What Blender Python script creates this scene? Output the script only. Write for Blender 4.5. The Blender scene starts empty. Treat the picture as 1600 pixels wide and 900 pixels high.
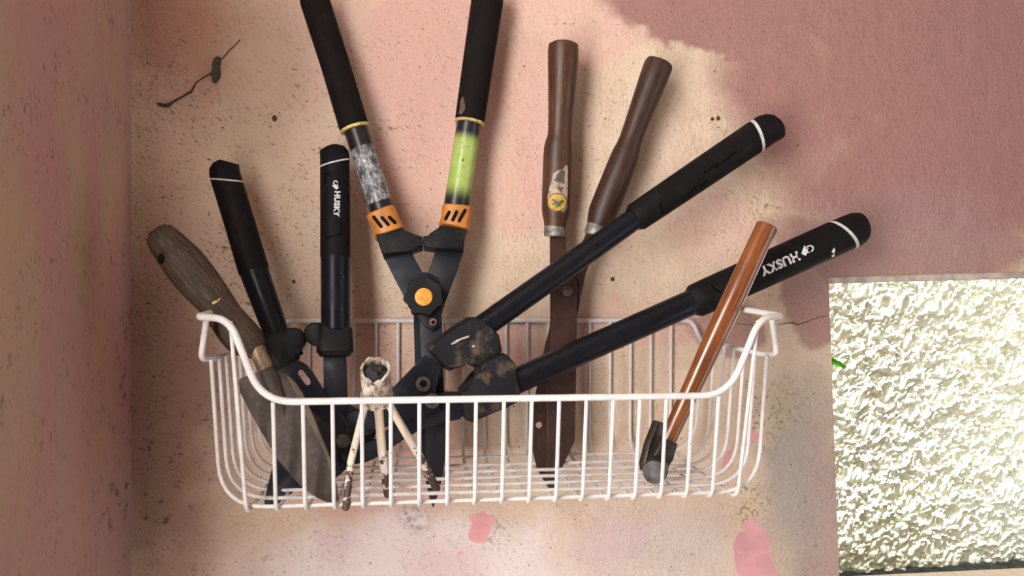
import bpy, bmesh, math, random
import numpy as np
from mathutils import Vector, Matrix
from mathutils.bvhtree import BVHTree

SC = bpy.context.scene
COL = SC.collection
rnd = random.Random(7)

# ------------------------------------------------------------------ camera
YAW, PITCH, ROLL, CAMD, FPX = 0.1225, -0.011, 0.005, 0.934, 1155.0
_c, _s = math.cos(YAW), math.sin(YAW)
_cp, _sp = math.cos(PITCH), math.sin(PITCH)
_cr, _sr = math.cos(ROLL), math.sin(ROLL)
_f0 = Vector((_s, _c, 0)); _r0 = Vector((_c, -_s, 0)); _u0 = Vector((0, 0, 1))
FWD = _cp*_f0 + _sp*_u0
_u1 = _cp*_u0 - _sp*_f0
RGT = _cr*_r0 + _sr*_u1
UPV = _cr*_u1 - _sr*_r0
CAM = Vector((0, -CAMD, 0))
cd = bpy.data.cameras.new('camera')
cd.sensor_fit = 'HORIZONTAL'; cd.sensor_width = 36.0
cd.lens = 36.0*FPX/1600.0
cd.clip_start = 0.02
co = bpy.data.objects.new('camera', cd); COL.objects.link(co)
m = Matrix((RGT, UPV, -FWD)).transposed().to_4x4(); m.translation = CAM
co.matrix_world = m
SC.camera = co

# ------------------------------------------------------------------ light
SC.view_settings.view_transform = 'Standard'
SC.view_settings.look = 'None'
SC.view_settings.gamma = 1.0
SC.view_settings.use_curve_mapping = False
SC.view_settings.exposure = -0.15

wd = bpy.data.worlds.new('sky'); SC.world = wd; wd.use_nodes = True
bgn = wd.node_tree.nodes['Background']
bgn.inputs[0].default_value = (0.86, 0.94, 1.0, 1); bgn.inputs[1].default_value = 2.4

def light(name, kind, loc, direction, energy, color, size=None, size_y=None, angle=None):
    d = bpy.data.lights.new(name, kind); d.energy = energy; d.color = color
    if kind == 'AREA':
        d.shape = 'RECTANGLE'; d.size = size; d.size_y = size_y
    if angle is not None: d.angle = angle
    o = bpy.data.objects.new(name, d); COL.objects.link(o)
    o.location = loc
    o.rotation_euler = Vector(direction).to_track_quat('-Z', 'Y').to_euler()
    return o

light('sun', 'SUN', (0.5, -1, 3), (0.22, 0.25, -0.94), 23.0, (0.98, 1.0, 0.93), angle=0.03)
# daylight through the opening in the left wall; added fill lamp in a made-up opening on the right
light('daylight_left_doorway', 'AREA', (-0.50, -0.95, 0.10), (1, 1, 0), 29.0, (1.0, 0.96, 0.92), 0.40, 1.45)
light('added_fill_right', 'AREA', (1.78, -1.25, -0.2), (-1, 0.1, 0), 0.8, (1.0, 0.95, 0.92), 0.8, 1.6)

# ------------------------------------------------------------------ helpers
def P(px, py, k):
    """point on the plane k metres in front of the back wall that shows at this pixel"""
    d = FWD + RGT*((px-800)/FPX) + UPV*((450-py)/FPX)
    return CAM + d*((CAMD-k)/d.y)
def mpp(p):
    return (p-CAM).dot(FWD)/FPX

def link(o):
    COL.objects.link(o); return o
def root_loc(o):
    while o.parent: o = o.parent
    return Vector(o['base'])
def thing(name, label, cat, loc, group=None):
    o = link(bpy.data.objects.new(name, None))
    o.empty_display_size = 0.02
    o.location = loc; o['base'] = list(loc); o['label'] = label; o['category'] = cat
    if group: o['group'] = group
    return o
def obj(name, bm, mat, parent=None, smooth=True, ang=40):
    bmesh.ops.recalc_face_normals(bm, faces=bm.faces[:])
    if parent is not None:
        b = root_loc(parent)
        bmesh.ops.translate(bm, verts=bm.verts[:], vec=-b)
    me = bpy.data.meshes.new(name); bm.to_mesh(me); bm.free()
    if smooth:
        me.polygons.foreach_set('use_smooth', [True]*len(me.polygons))
        try: me.set_sharp_from_angle(angle=math.radians(ang))
        except Exception: pass
    me.materials.append(mat)
    o = link(bpy.data.objects.new(name, me))
    if parent is not None: o.parent = parent
    return o
def struct(name, bm, mat, label=None, smooth=False):
    o = obj(name, bm, mat, None, smooth)
    o['kind'] = 'structure'
    o['base'] = [0, 0, 0]
    if label: o['label'] = label
    return o

def fillet(pts, rads, n=6):
    pts = [Vector(p) for p in pts]
    if not hasattr(rads, '__len__'): rads = [rads]*len(pts)
    out = [pts[0]]
    for i in range(1, len(pts)-1):
        a, b, c = pts[i-1], pts[i], pts[i+1]
        u = (a-b); v = (c-b); lu, lv = u.length, v.length
        u.normalize(); v.normalize()
        ang = u.angle(v)
        if rads[i] <= 0 or ang > math.pi-0.02:
            out.append(b); continue
        t = min(rads[i]/math.tan(ang/2), lu*0.49, lv*0.49)
        s, e = b+u*t, b+v*t
        for j in range(n+1):
            q = j/n
            out.append(s*(1-q)**2 + b*2*q*(1-q) + e*q*q)
    out.append(pts[-1])
    return out

def wire(path, r, n=8, bm=None):
    """round wire along a 3D path, hemispherical-ish ends"""
    bm = bm or bmesh.new()
    path = [Vector(p) for p in path]
    q = [path[0]]
    for p in path[1:]:
        if (p-q[-1]).length > 1e-5: q.append(p)
    path = q
    rr = r if hasattr(r, '__len__') else [r]*len(path)
    T = []
    for i in range(len(path)):
        a = path[max(i-1, 0)]; b = path[min(i+1, len(path)-1)]
        T.append((b-a).normalized())
    nrm = T[0].orthogonal().normalized()
    rings = []
    for i, p in enumerate(path):
        if i: nrm = (T[i-1].rotation_difference(T[i]) @ nrm)
        nrm = (nrm - T[i]*nrm.dot(T[i])).normalized()
        bn = T[i].cross(nrm)
        rings.append([bm.verts.new(p + (nrm*math.cos(2*math.pi*j/n) + bn*math.sin(2*math.pi*j/n))*rr[i]) for j in range(n)])
    for a, b in zip(rings, rings[1:]):
        for j in range(n):
            bm.faces.new((a[j], a[(j+1) % n], b[(j+1) % n], b[j]))
    for ring, t, sgn, r0 in ((rings[0], T[0], -1, rr[0]), (rings[-1], T[-1], 1, rr[-1])):
        v = bm.verts.new(sum((x.co for x in ring), Vector())/n + t*sgn*r0*0.6)
        for j in range(n):
            bm.faces.new((ring[j], ring[(j+1) % n], v))
    return bm

def limb(pts, n=24, depth=1.0, e0=0.0, e1=0.0, bm=None, caps=True, power=2.0):
    """swept round-ish body. pts: (px,py,k,width_px[,lat_shear_px,dep_shear_px]); e0/e1: edge radius in px at the ends.
    power>2 makes the section squarer."""
    bm = bm or bmesh.new()
    C_, W, SH = [], [], []
    for q in pts:
        p = P(q[0], q[1], q[2]); s = mpp(p)
        C_.append(p); W.append(q[3]*s/2)
        SH.append((q[4]*s, q[5]*s) if len(q) > 5 else (0, 0))
    def extend(idx, nb, e):
        if e <= 0: return []
        s = mpp(C_[idx]); r = min(e*s, W[idx]*0.98)
        t = (C_[idx]-C_[nb]).normalized()
        C_[idx] = C_[idx]-t*r
        return [(C_[idx]+t*r*math.sin(a), W[idx]-r*(1-math.cos(a)), SH[idx]) for a in (math.radians(30), math.radians(60), math.radians(88))]
    head = extend(0, 1, e0); tail = extend(len(C_)-1, len(C_)-2, e1)
    L = [x for x in reversed(head)] + list(zip(C_, W, SH)) + tail
    rings = []
    for i, (c, w, sh) in enumerate(L):
        a = L[max(i-1, 0)][0]; b = L[min(i+1, len(L)-1)][0]
        t = (b-a).normalized()
        view = (CAM-c).normalized()
        lat = t.cross(view).normalized()
        dep = lat.cross(t).normalized()
        if dep.dot(view) < 0: dep = -dep
        ring = []
        for j in range(n):
            th = 2*math.pi*j/n
            cx, cy = math.cos(th), math.sin(th)
            if power != 2.0:
                cx = math.copysign(abs(cx)**(2/power), cx); cy = math.copysign(abs(cy)**(2/power), cy)
            ring.append(bm.verts.new(c + lat*cx*w + dep*cy*w*depth + t*(cx*sh[0] + cy*sh[1])))
        rings.append(ring)
    for a, b in zip(rings, rings[1:]):
        for j in range(n):
            bm.faces.new((a[j], a[(j+1) % n], b[(j+1) % n], b[j]))
    if caps:
        bm.faces.new(rings[0]); bm.faces.new(list(reversed(rings[-1])))
    return bm

def kplane(x0, y0, k0, kx=0.0, ky=0.0):
    """k as a linear function of the pixel, i.e. a tilted plane"""
    return lambda x, y: k0 + kx*(x-x0) + ky*(y-y0)
def plate(poly, kf, thick, holes=(), bevel=0.0, bm=None, seg=2, smooth_n=0):
    """solid plate: outline on a tilted plane, extruded to its thickness (centred)"""
    bm = bm or bmesh.new()
    K = kf if callable(kf) else (lambda x, y: kf)
    if smooth_n: poly = chaikin(poly, smooth_n)
    def pt(q): return P(q[0], q[1], K(q[0], q[1]))
    pts = [pt(q) for q in poly]
    c = sum(pts, Vector())/len(pts)
    nv = Vector()
    for i in range(len(pts)):
        nv += (pts[i]-c).cross(pts[(i+1) % len(pts)]-c)
    nv.normalize()
    if nv.dot(CAM-c) < 0: nv = -nv
    t0 = bm.verts[:]; 
    if not holes:
        f1 = [bm.verts.new(p - nv*thick/2) for p in pts]
        f2 = [bm.verts.new(p + nv*thick/2) for p in pts]
        fa = bm.faces.new(f1); fb = bm.faces.new(f2)
        sides = []
        for i in range(len(pts)):
            j = (i+1) % len(pts)
            sides.append(bm.faces.new((f1[i], f1[j], f2[j], f2[i])))
        if bevel > 0:
            ed = list(set(list(fa.edges)+list(fb.edges)))
            bmesh.ops.bevel(bm, geom=ed, offset=bevel, segments=seg, affect='EDGES', profile=0.5, clamp_overlap=True)
    else:
        loops = [pts] + [[pt(q) for q in h] for h in holes]
        edges = []; lv = []
        for L in loops:
            vs = [bm.verts.new(p - nv*thick/2) for p in L]; lv.append(vs)
            for i in range(len(vs)): edges.append(bm.edges.new((vs[i], vs[(i+1) % len(vs)])))
        r = bmesh.ops.triangle_fill(bm, use_beauty=True, use_dissolve=False, edges=edges)
        fs = [g for g in r['geom'] if isinstance(g, bmesh.types.BMFace)]
        ex = bmesh.ops.extrude_face_region(bm, geom=fs, use_keep_orig=True)
        nvs = [g for g in ex['geom'] if isinstance(g, bmesh.types.BMVert)]
        bmesh.ops.translate(bm, verts=nvs, vec=nv*thick)
    return bm
def chaikin(poly, n=1):
    for _ in range(n):
        out = []
        for i in range(len(poly)):
            a, b = poly[i], poly[(i+1) % len(poly)]
            out.append((a[0]*.75+b[0]*.25, a[1]*.75+b[1]*.25)); out.append((a[0]*.25+b[0]*.75, a[1]*.25+b[1]*.75))
        poly = out
    return poly
def circ(x, y, r, n=20, ry=None):
    ry = ry or r
    return [(x+r*math.cos(2*math.pi*i/n), y+ry*math.sin(2*math.pi*i/n)) for i in range(n)]

def bvh_of(*objs):
    bm = bmesh.new()
    for o in objs:
        t = bmesh.new(); t.from_mesh(o.data)
        bmesh.ops.translate(t, verts=t.verts[:], vec=root_loc(o))
        me = bpy.data.meshes.new('tmp'); t.to_mesh(me); t.free(); bm.from_mesh(me); bpy.data.meshes.remove(me)
    b = BVHTree.FromBMesh(bm); bm.free(); return b
def decal(bvh, poly=None, tris=None, lift=0.0003, cuts=0):
    """thin printed / stuck-on patch that lies on a body's real surface"""
    bm = bmesh.new()
    if tris is not None:
        vs = [bm.verts.new((x, y, 0)) for x, y in tris[0]]
        for t in tris[1]:
            try: bm.faces.new([vs[i] for i in t])
            except ValueError: pass
    else:
        bm.faces.new([bm.verts.new((x, y, 0)) for x, y in poly])
        bmesh.ops.triangulate(bm, faces=bm.faces[:])
    for _ in range(cuts):
        bmesh.ops.subdivide_edges(bm, edges=bm.edges[:], cuts=1, use_grid_fill=True)
    bad = []
    for v in bm.verts:
        d = FWD + RGT*((v.co.x-800)/FPX) + UPV*((450-v.co.y)/FPX); d.normalize()
        h = bvh.ray_cast(CAM, d)
        if h[0] is None: bad.append(v)
        else:
            nn = h[1] if h[1].dot(d) < 0 else -h[1]
            v.co = h[0] + nn*lift
    bmesh.ops.delete(bm, geom=bad, context='VERTS')
    r = bmesh.ops.extrude_face_region(bm, geom=bm.faces[:], use_keep_orig=True)
    tv = [g for g in r['geom'] if isinstance(g, bmesh.types.BMVert)]
    for v in tv: v.co += (CAM-v.co).normalized()*0.00025
    return bm

def text_tris(s, x, y, ang, height, bold=0.012, align='CENTER', space=1.0, sx=1.0):
    cu = bpy.data.curves.new('txt', 'FONT'); cu.body = s; cu.size = 1.0; cu.offset = bold
    cu.align_x = align; cu.align_y = 'CENTER'; cu.resolution_u = 3; cu.space_character = space; cu.fill_mode = 'FRONT'
    o = link(bpy.data.objects.new('txt', cu))
    me = o.to_mesh()
    ys = [v.co.y for v in me.vertices]; hh = max(ys)-min(ys)
    sc = height/hh
    ca, sa = math.cos(ang), math.sin(ang)
    V = []
    for v in me.vertices:
        u, w = v.co.x*sc*sx, v.co.y*sc
        V.append((x + u*ca + w*sa, y + u*sa - w*ca))
    F = [tuple(p.vertices) for p in me.polygons]
    o.to_mesh_clear(); bpy.data.objects.remove(o); bpy.data.curves.remove(cu)
    return V, F

def box(bm, x0, x1, y0, y1, z0, z1):
    v = [bm.verts.new(p) for p in ((x0,y0,z0),(x1,y0,z0),(x1,y1,z0),(x0,y1,z0),(x0,y0,z1),(x1,y0,z1),(x1,y1,z1),(x0,y1,z1))]
    for f in ((0,1,2,3),(4,5,6,7),(0,1,5,4),(1,2,6,5),(2,3,7,6),(3,0,4,7)):
        bm.faces.new([v[i] for i in f])
    return bm

# ------------------------------------------------------------------ materials
class NT:
    def __init__(s, name):
        s.m = bpy.data.materials.new(name); s.m.use_nodes = True
        s.t = s.m.node_tree; s.n = s.t.nodes; s.b = s.n['Principled BSDF']
    def new(s, typ, **kw):
        n = s.n.new(typ)
        for k, v in kw.items(): setattr(n, k, v)
        return n
    def put(s, sock, v):
        if hasattr(v, 'is_output') or isinstance(v, bpy.types.NodeSocket): s.t.links.new(v, sock)
        else:
            if isinstance(v, (tuple, list)) and len(v) == 3 and sock.type == 'RGBA': v = (*v, 1)
            sock.default_value = v
    def math(s, op, a, b=0.0, c=None, clamp=False):
        n = s.new('ShaderNodeMath', operation=op); n.use_clamp = clamp
        s.put(n.inputs[0], a); s.put(n.inputs[1], b)
        if c is not None: s.put(n.inputs[2], c)
        return n.outputs[0]
    def vec(s, op, a, b=(0, 0, 0), out=0):
        n = s.new('ShaderNodeVectorMath', operation=op)
        s.put(n.inputs[0], a); s.put(n.inputs[1], b)
        return n.outputs[out]
    def dot(s, a, b):
        n = s.new('ShaderNodeVectorMath', operation='DOT_PRODUCT')
        s.put(n.inputs[0], a); s.put(n.inputs[1], tuple(b)); return n.outputs['Value']
    def comb(s, x, y, z):
        n = s.new('ShaderNodeCombineXYZ')
        s.put(n.inputs[0], x); s.put(n.inputs[1], y); s.put(n.inputs[2], z); return n.outputs[0]
    def pos(s): return s.new('ShaderNodeNewGeometry').outputs['Position']
    def noise(s, v, scale, detail=3.0, rough=0.55, dist=0.0, col=False):
        n = s.new('ShaderNodeTexNoise'); s.put(n.inputs['Vector'], v)
        n.inputs['Scale'].default_value = scale; n.inputs['Detail'].default_value = detail
        n.inputs['Roughness'].default_value = rough; n.inputs['Distortion'].default_value = dist
        return n.outputs['Color' if col else 'Fac']
    def ramp(s, v, a, b, lo=0.0, hi=1.0, smooth=True):
        n = s.new('ShaderNodeMapRange', interpolation_type='SMOOTHSTEP' if smooth else 'LINEAR'); n.clamp = True
        s.put(n.inputs[0], v); s.put(n.inputs[1], a); s.put(n.inputs[2], b); s.put(n.inputs[3], lo); s.put(n.inputs[4], hi)
        return n.outputs[0]
    def mix(s, f, a, b, mode='MIX'):
        n = s.new('ShaderNodeMix', data_type='RGBA', blend_type=mode)
        s.put(n.inputs[0], f); s.put(n.inputs[6], a); s.put(n.inputs[7], b); return n.outputs[2]
    def bump(s, h, strength=0.3, dist=0.001):
        n = s.new('ShaderNodeBump'); n.inputs['Strength'].default_value = strength; n.inputs['Distance'].default_value = dist
        s.put(n.inputs['Height'], h); s.put(s.b.inputs['Normal'], n.outputs[0])
    def done(s, color, rough=0.6, metal=0.0, spec=None, coat=None):
        s.put(s.b.inputs['Base Color'], color); s.put(s.b.inputs['Roughness'], rough); s.put(s.b.inputs['Metallic'], metal)
        if spec is not None: s.b.inputs['Specular IOR Level'].default_value = spec
        if coat is not None:
            s.b.inputs['Coat Weight'].default_value = coat; s.b.inputs['Coat Roughness'].default_value = 0.12
        return s.m
def axis_coords(N, a, b, stretch):
    """coordinates that run along a tool's own axis (points a -> b)"""
    t = (b-a).normalized(); u = t.cross(Vector((0, 1, 0))).normalized(); w = t.cross(u)
    q = N.vec('SUBTRACT', N.pos(), tuple(a))
    al = N.dot(q, t)
    return al, N.comb(N.math('MULTIPLY', al, stretch), N.dot(q, u), N.dot(q, w))

def mat_plain(name, col, rough=0.5, metal=0.0, spec=None, var=0.25, scale=60, bump=0.0, coat=None):
    N = NT(name); p = N.pos()
    n = N.noise(p, scale, 4)
    c = N.mix(N.ramp(n, 0.3, 0.7), tuple(x*(1-var) for x in col), tuple(min(1, x*(1+var)) for x in col))
    if bump: N.bump(N.noise(p, scale*8, 3), bump, 0.0006)
    return N.done(c, rough, metal, spec, coat)
def mat_black(name, col, rough, dust=(0.18, 0.15, 0.12), amount=0.15, bump=0.15, spec=0.4, scr=0.0):
    """black rubber / plastic / paint with specks of dust and wear"""
    N = NT(name); p = N.pos()
    d = N.ramp(N.noise(p, 45, 5, 0.65), 0.5, 0.78, 0, amount)
    sp = N.ramp(N.noise(p, 420, 2), 0.74, 0.80, 0, 0.8)
    sp = N.math('MULTIPLY', sp, N.ramp(N.noise(p, 30, 2), 0.45, 0.7))
    c = N.mix(d, col, dust); c = N.mix(sp, c, (0.35, 0.32, 0.28))
    r = N.math('ADD', N.ramp(N.noise(p, 70, 4), 0.3, 0.7, -0.08, 0.1), rough)
    N.bump(N.noise(p, 900, 3), bump, 0.0004)
    return N.done(c, r, 0.0, spec)

def mat_wood(name, a, b, dark, mid, light_, rough=0.55, coat=None, grain=900, marks=None, spec=0.4):
    N = NT(name)
    al, v = axis_coords(N, a, b, 0.06)
    g = N.noise(v, grain*0.35, 5, 0.6, 0.4)
    g2 = N.noise(v, grain, 3, 0.6)
    big = N.noise(N.pos(), 22, 3)
    c = N.mix(N.ramp(g, 0.3, 0.7), dark, mid)
    c = N.mix(N.math('MULTIPLY', N.ramp(g2, 0.5, 0.72), 0.55), c, light_)
    c = N.mix(N.ramp(big, 0.45, 0.75, 0, 0.55), c, dark)
    if marks:
        k = N.ramp(N.noise(N.pos(), 55, 4, 0.7), 0.62, 0.7, 0, 0.8)
        c = N.mix(k, c, marks)
    N.bump(g2, 0.25, 0.0006)
    return N.done(c, rough, 0, spec, coat)

M = {}
M['rubber'] = mat_black('grip_rubber_black', (0.006, 0.0052, 0.0055), 0.62, amount=0.05, bump=0.25, spec=0.12)
M['rubber_brown'] = mat_black('foam_grip_black', (0.008, 0.006, 0.0055), 0.75, amount=0.07, bump=0.3, spec=0.1)
M['tube'] = mat_black('black_painted_tube', (0.0055, 0.0062, 0.0092), 0.33, amount=0.03, bump=0.05, spec=0.2)
M['plastic'] = mat_black('black_plastic', (0.009, 0.009, 0.010), 0.5, amount=0.12, bump=0.35, spec=0.15)
M['plastic_dirty'] = mat_black('black_plastic_earthy', (0.012, 0.012, 0.014), 0.6, dust=(0.17, 0.115, 0.075), amount=0.75, bump=0.5, spec=0.15)
M['steel_black'] = mat_black('blackened_steel', (0.010, 0.012, 0.018), 0.42, amount=0.10, bump=0.12, spec=0.2)
M['steel_dark'] = mat_black('dark_blade_steel', (0.015, 0.017, 0.022), 0.38, amount=0.2, bump=0.12, spec=0.25)
M['bolt'] = mat_plain('bolt_steel', (0.075, 0.065, 0.056), 0.45, 0.5, var=0.5, scale=400, bump=0.3)
M['bolt_rust'] = mat_plain('rusty_bolt', (0.22, 0.13, 0.085), 0.6, 0.4, var=0.5, scale=400, bump=0.4)
M['white_print'] = mat_plain('white_print', (0.62, 0.61, 0.60), 0.5, var=0.25, scale=500)
M['ring_white'] = mat_plain('pale_trim_ring', (0.52, 0.50, 0.48), 0.5, var=0.15, scale=200)
M['ring_yellow'] = mat_plain('yellowed_trim_ring', (0.50, 0.37, 0.12), 0.55, var=0.4, scale=250)
M['orange'] = mat_plain('orange_plastic', (0.46, 0.165, 0.028), 0.42, var=0.2, scale=70, bump=0.1)
M['slot'] = mat_plain('slot_dark', (0.006, 0.005, 0.0045), 0.7, spec=.08)
M['ferrule'] = mat_plain('grey_ferrule', (0.20, 0.185, 0.16), 0.5, 0.55, var=0.45, scale=160, bump=0.4)
M['brass_ferrule'] = mat_plain('tan_ferrule', (0.20, 0.135, 0.085), 0.45, 0.35, var=0.45, scale=120, bump=0.3)

def mat_knob():
    N = NT('yellow_knob_disc'); p = N.pos()
    c = N.mix(N.ramp(N.noise(p, 140, 4, 0.7), 0.42, 0.62), (0.72, 0.36, 0.035), (0.60, 0.22, 0.02))
    c = N.mix(N.ramp(N.noise(p, 260, 4, 0.7), 0.60, 0.70), c, (0.16, 0.055, 0.015))
    return N.done(c, 0.5)
M['knob'] = mat_knob()
def mat_rust(name, a, b, c3, rough=0.7, metal=0.15, scale=40, speck=0.5):
    N = NT(name); p = N.pos()
    c = N.mix(N.ramp(N.noise(p, scale, 5, 0.65), 0.35, 0.65), a, b)
    c = N.mix(N.ramp(N.noise(p, scale*3.1, 5, 0.7), 0.52, 0.72, 0, speck), c, c3)
    N.bump(N.noise(p, 500, 4), 0.35, 0.0005)
    return N.done(c, rough, metal, 0.35)
M['rust_blade'] = mat_rust('rusted_brown_blade', (0.026, 0.011, 0.008), (0.050, 0.020, 0.013), (0.08, 0.034, 0.02))
M['old_steel'] = mat_rust('tarnished_grey_brown_steel', (0.036, 0.026, 0.020), (0.062, 0.046, 0.035), (0.11, 0.083, 0.062), 0.62, 0.15, 75, 0.7)
M['hammer_steel'] = mat_rust('hammer_steel', (0.030, 0.022, 0.020), (0.05, 0.035, 0.03), (0.10, 0.085, 0.075), 0.42, 0.4, 90)
M['hammer_face'] = mat_rust('hammer_face_steel', (0.055, 0.050, 0.048), (0.10, 0.092, 0.088), (0.16, 0.15, 0.14), 0.5, 0.4, 160)

def mat_wire():
    N = NT('white_coated_wire'); p = N.pos()
    n = N.noise(p, 60, 4)
    c = N.mix(N.ramp(n, 0.35, 0.7), (0.62, 0.585, 0.565), (0.54, 0.50, 0.475))
    chip = N.ramp(N.noise(p, 330, 2), 0.715, 0.735)
    c = N.mix(chip, c, (0.09, 0.06, 0.045))
    c = N.mix(N.ramp(N.noise(p, 150, 4, 0.7), 0.6, 0.75, 0, 0.35), c, (0.42, 0.33, 0.27))
    return N.done(c, 0.42, 0, 0.4)
M['wire'] = mat_wire()

def mat_tripod():
    N = NT('chipped_cream_paint'); p = N.pos()
    z = N.dot(p, (0, 0, 1))
    wear = N.ramp(z, -0.215, -0.150, 0.16, -0.09)
    n = N.math('ADD', N.noise(p, 130, 4, 0.65), wear)
    c = N.mix(N.ramp(N.noise(p, 30, 3), 0.35, 0.7), (0.56, 0.44, 0.33), (0.62, 0.53, 0.44))
    c = N.mix(N.ramp(n, 0.575, 0.60), c, (0.055, 0.030, 0.020))
    N.bump(N.ramp(n, 0.55, 0.62, 1, 0), 0.6, 0.0008)
    return N.done(c, 0.6)
M['tripod'] = mat_tripod()
def mat_tripod_head():
    N = NT('peeling_paint_socket'); p = N.pos()
    n = N.noise(p, 150, 5, 0.7)
    c = N.mix(N.ramp(N.noise(p, 70, 3), 0.35, 0.7), (0.40, 0.32, 0.26), (0.58, 0.51, 0.45))
    c = N.mix(N.ramp(n, 0.50, 0.58), c, (0.17, 0.105, 0.072))
    c = N.mix(N.ramp(N.noise(p, 240, 3, 0.7), 0.64, 0.68), c, (0.05, 0.03, 0.02))
    N.bump(n, 0.7, 0.0012)
    return N.done(c, 0.65)
M['tripod_head'] = mat_tripod_head()

# ------------------------------------------------------------------ plaster
def px2wall(px, py): 
    p = P(px, py, 0.0); return p.x, p.z
def mat_backwall():
    N = NT('stained_pink_plaster'); p = N.pos()
    warp = N.vec('SUBTRACT', N.noise(p, 7, 4, 0.6, 0, True), (0.5, 0.5, 0.5))
    w2 = N.vec('SUBTRACT', N.noise(p, 38, 3, 0.6, 0, True), (0.5, 0.5, 0.5))
    q = N.vec('ADD', p, N.vec('MULTIPLY', warp, (0.13, 0, 0.13)))
    q = N.vec('ADD', q, N.vec('MULTIPLY', w2, (0.03, 0, 0.03)))
    def blob(px, py, rx, ry, rot=0, lo=0.75, hi=1.15, amt=1.0, src=None):
        cx, cz = px2wall(px, py); s = 0.00081
        v = N.vec('SUBTRACT', src or q, (cx, 0, cz))
        ca, sa = math.cos(math.radians(rot)), math.sin(math.radians(rot))   # rot clockwise on screen
        a = N.math('MULTIPLY', N.dot(v, (ca, 0, -sa)), 1/(rx*s))
        b = N.math('MULTIPLY', N.dot(v, (sa, 0, ca)), 1/(ry*s))
        d = N.math('SQRT', N.math('ADD', N.math('MULTIPLY', a, a), N.math('MULTIPLY', b, b)))
        return N.ramp(d, lo, hi, amt, 0.0)
    def union(L):
        r = L[0]
        for x in L[1:]: r = N.math('MAXIMUM', r, x)
        return r
    fine = N.noise(p, 24, 5, 0.65)
    CREAM = (0.66, 0.51, 0.385); PINK = (0.65, 0.400, 0.335); ROSE = (0.325, 0.172, 0.148); MAUVE = (0.33, 0.215, 0.205); PALE = (0.72, 0.56, 0.495)
    c = N.mix(N.ramp(fine, 0.35, 0.7), CREAM, (0.61, 0.455, 0.335))
    # salmon pink zones on the cream coat
    pk = union([blob(690, 110, 120, 190, 0), blob(640, 260, 90, 120, 20, amt=.8), blob(835, 190, 42, 160, 0, amt=.9), blob(815, 300, 70, 80, 0, amt=.7),
                blob(500, 60, 110, 110, 0, amt=.55), blob(900, 40, 120, 60, 0, amt=.7), blob(600, 700, 120, 160, 0, amt=.65), blob(770, 530, 110, 45, 0, amt=.75),
                blob(560, 560, 120, 90, 0, amt=.6), blob(960, 500, 90, 40, 0, amt=.6), blob(1030, 500, 60, 40, 0, amt=.7), blob(1130, 360, 90, 60, 0, amt=.55)])
    c = N.mix(pk, c, PINK)
    rs = union([blob(1420, 130, 380, 300, 18, .74, 1.10), blob(1120, 20, 190, 80, 10, .8, 1.08), blob(1430, 380, 260, 90, 0, .75, 1.1, .85), blob(1270, 470, 60, 55, 0, amt=.8), blob(1130, 510, 70, 40, 0, amt=.75)])
    c = N.mix(rs, c, ROSE)
    mv = union([blob(1300, 820, 70, 260, 0, .3, 1.2, .75), blob(1420, 360, 240, 90, 0, .4, 1.2, .55), blob(1250, 430, 90, 60, 0, .3, 1.2, .4)])
    c = N.mix(mv, c, MAUVE)
    pl = union([blob(640, 880, 300, 90, 0, .5, 1.15, .95), blob(980, 880, 190, 80, 0, .5, 1.15, .3)])
    c = N.mix(pl, c, (0.76, 0.65, 0.62))
    lp = union([blob(680, 890, 90, 60, 0, .3, 1.1, .7), blob(960, 830, 90, 50, 0, .3, 1.1, .7), blob(520, 850, 50, 40, 0, .3, 1.1, .5)])
    c = N.mix(lp, c, (0.66, 0.475, 0.475))
    c = N.mix(blob(390, 110, 120, 170, 0, .3, 1.25, .7), c, (0.42, 0.305, 0.225))  # brownish tone, also darkened in place of the doorway's penumbra
    c = N.mix(blob(1030, 850, 170, 90, 0, .3, 1.2, .6), c, (0.50, 0.405, 0.38))  # darker colour stands in for weaker light low on the wall
    # reddish top of the corner, brown grime to the lower left, darkened to paint in corner shade
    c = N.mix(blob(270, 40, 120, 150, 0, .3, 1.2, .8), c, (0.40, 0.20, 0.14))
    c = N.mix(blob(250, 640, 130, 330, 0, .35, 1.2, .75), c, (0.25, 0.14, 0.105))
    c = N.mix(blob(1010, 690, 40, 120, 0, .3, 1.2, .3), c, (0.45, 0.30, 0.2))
    c = N.mix(blob(1245, 730, 75, 230, 0, .2, 1.25, .85), c, (0.34, 0.305, 0.265))  # grey patch puts the window's colder light into the colour
    # ochre-ish damp clouds
    cl = N.ramp(N.noise(p, 9, 4, 0.6, 0.6), 0.55, 0.78, 0, 0.4)
    c = N.mix(cl, c, (0.47, 0.34, 0.24))
    # blotchy mould next to corner and bottom
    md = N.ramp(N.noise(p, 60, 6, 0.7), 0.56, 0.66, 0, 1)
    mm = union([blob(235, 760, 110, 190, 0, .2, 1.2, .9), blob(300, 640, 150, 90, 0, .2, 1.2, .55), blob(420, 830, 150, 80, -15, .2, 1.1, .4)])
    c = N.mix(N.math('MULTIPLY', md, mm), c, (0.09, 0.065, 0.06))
    # short dark strokes of dirt, lying diagonally
    def strokes(ang, sc, th, width=0.03):
        a, b = math.cos(ang), math.sin(ang)
        v = N.comb(N.math('MULTIPLY', N.dot(p, (a, 0, b)), 0.42), 0.0, N.dot(p, (-b, 0, a)))
        return N.ramp(N.noise(v, sc, 2.5, 0.6, 0.5), th, th+width)
    dens = union([blob(330, 420, 300, 520, 0, .3, 1.2, 1.0), blob(560, 330, 220, 420, 0, .2, 1.2, .75)])
    dens2 = N.math('MULTIPLY', N.math('MAXIMUM', dens, 0.28), N.ramp(N.noise(p, 12, 4, 0.7), 0.36, 0.62))
    s1 = N.math('MULTIPLY', strokes(-0.8, 330, 0.60), dens2)
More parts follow.
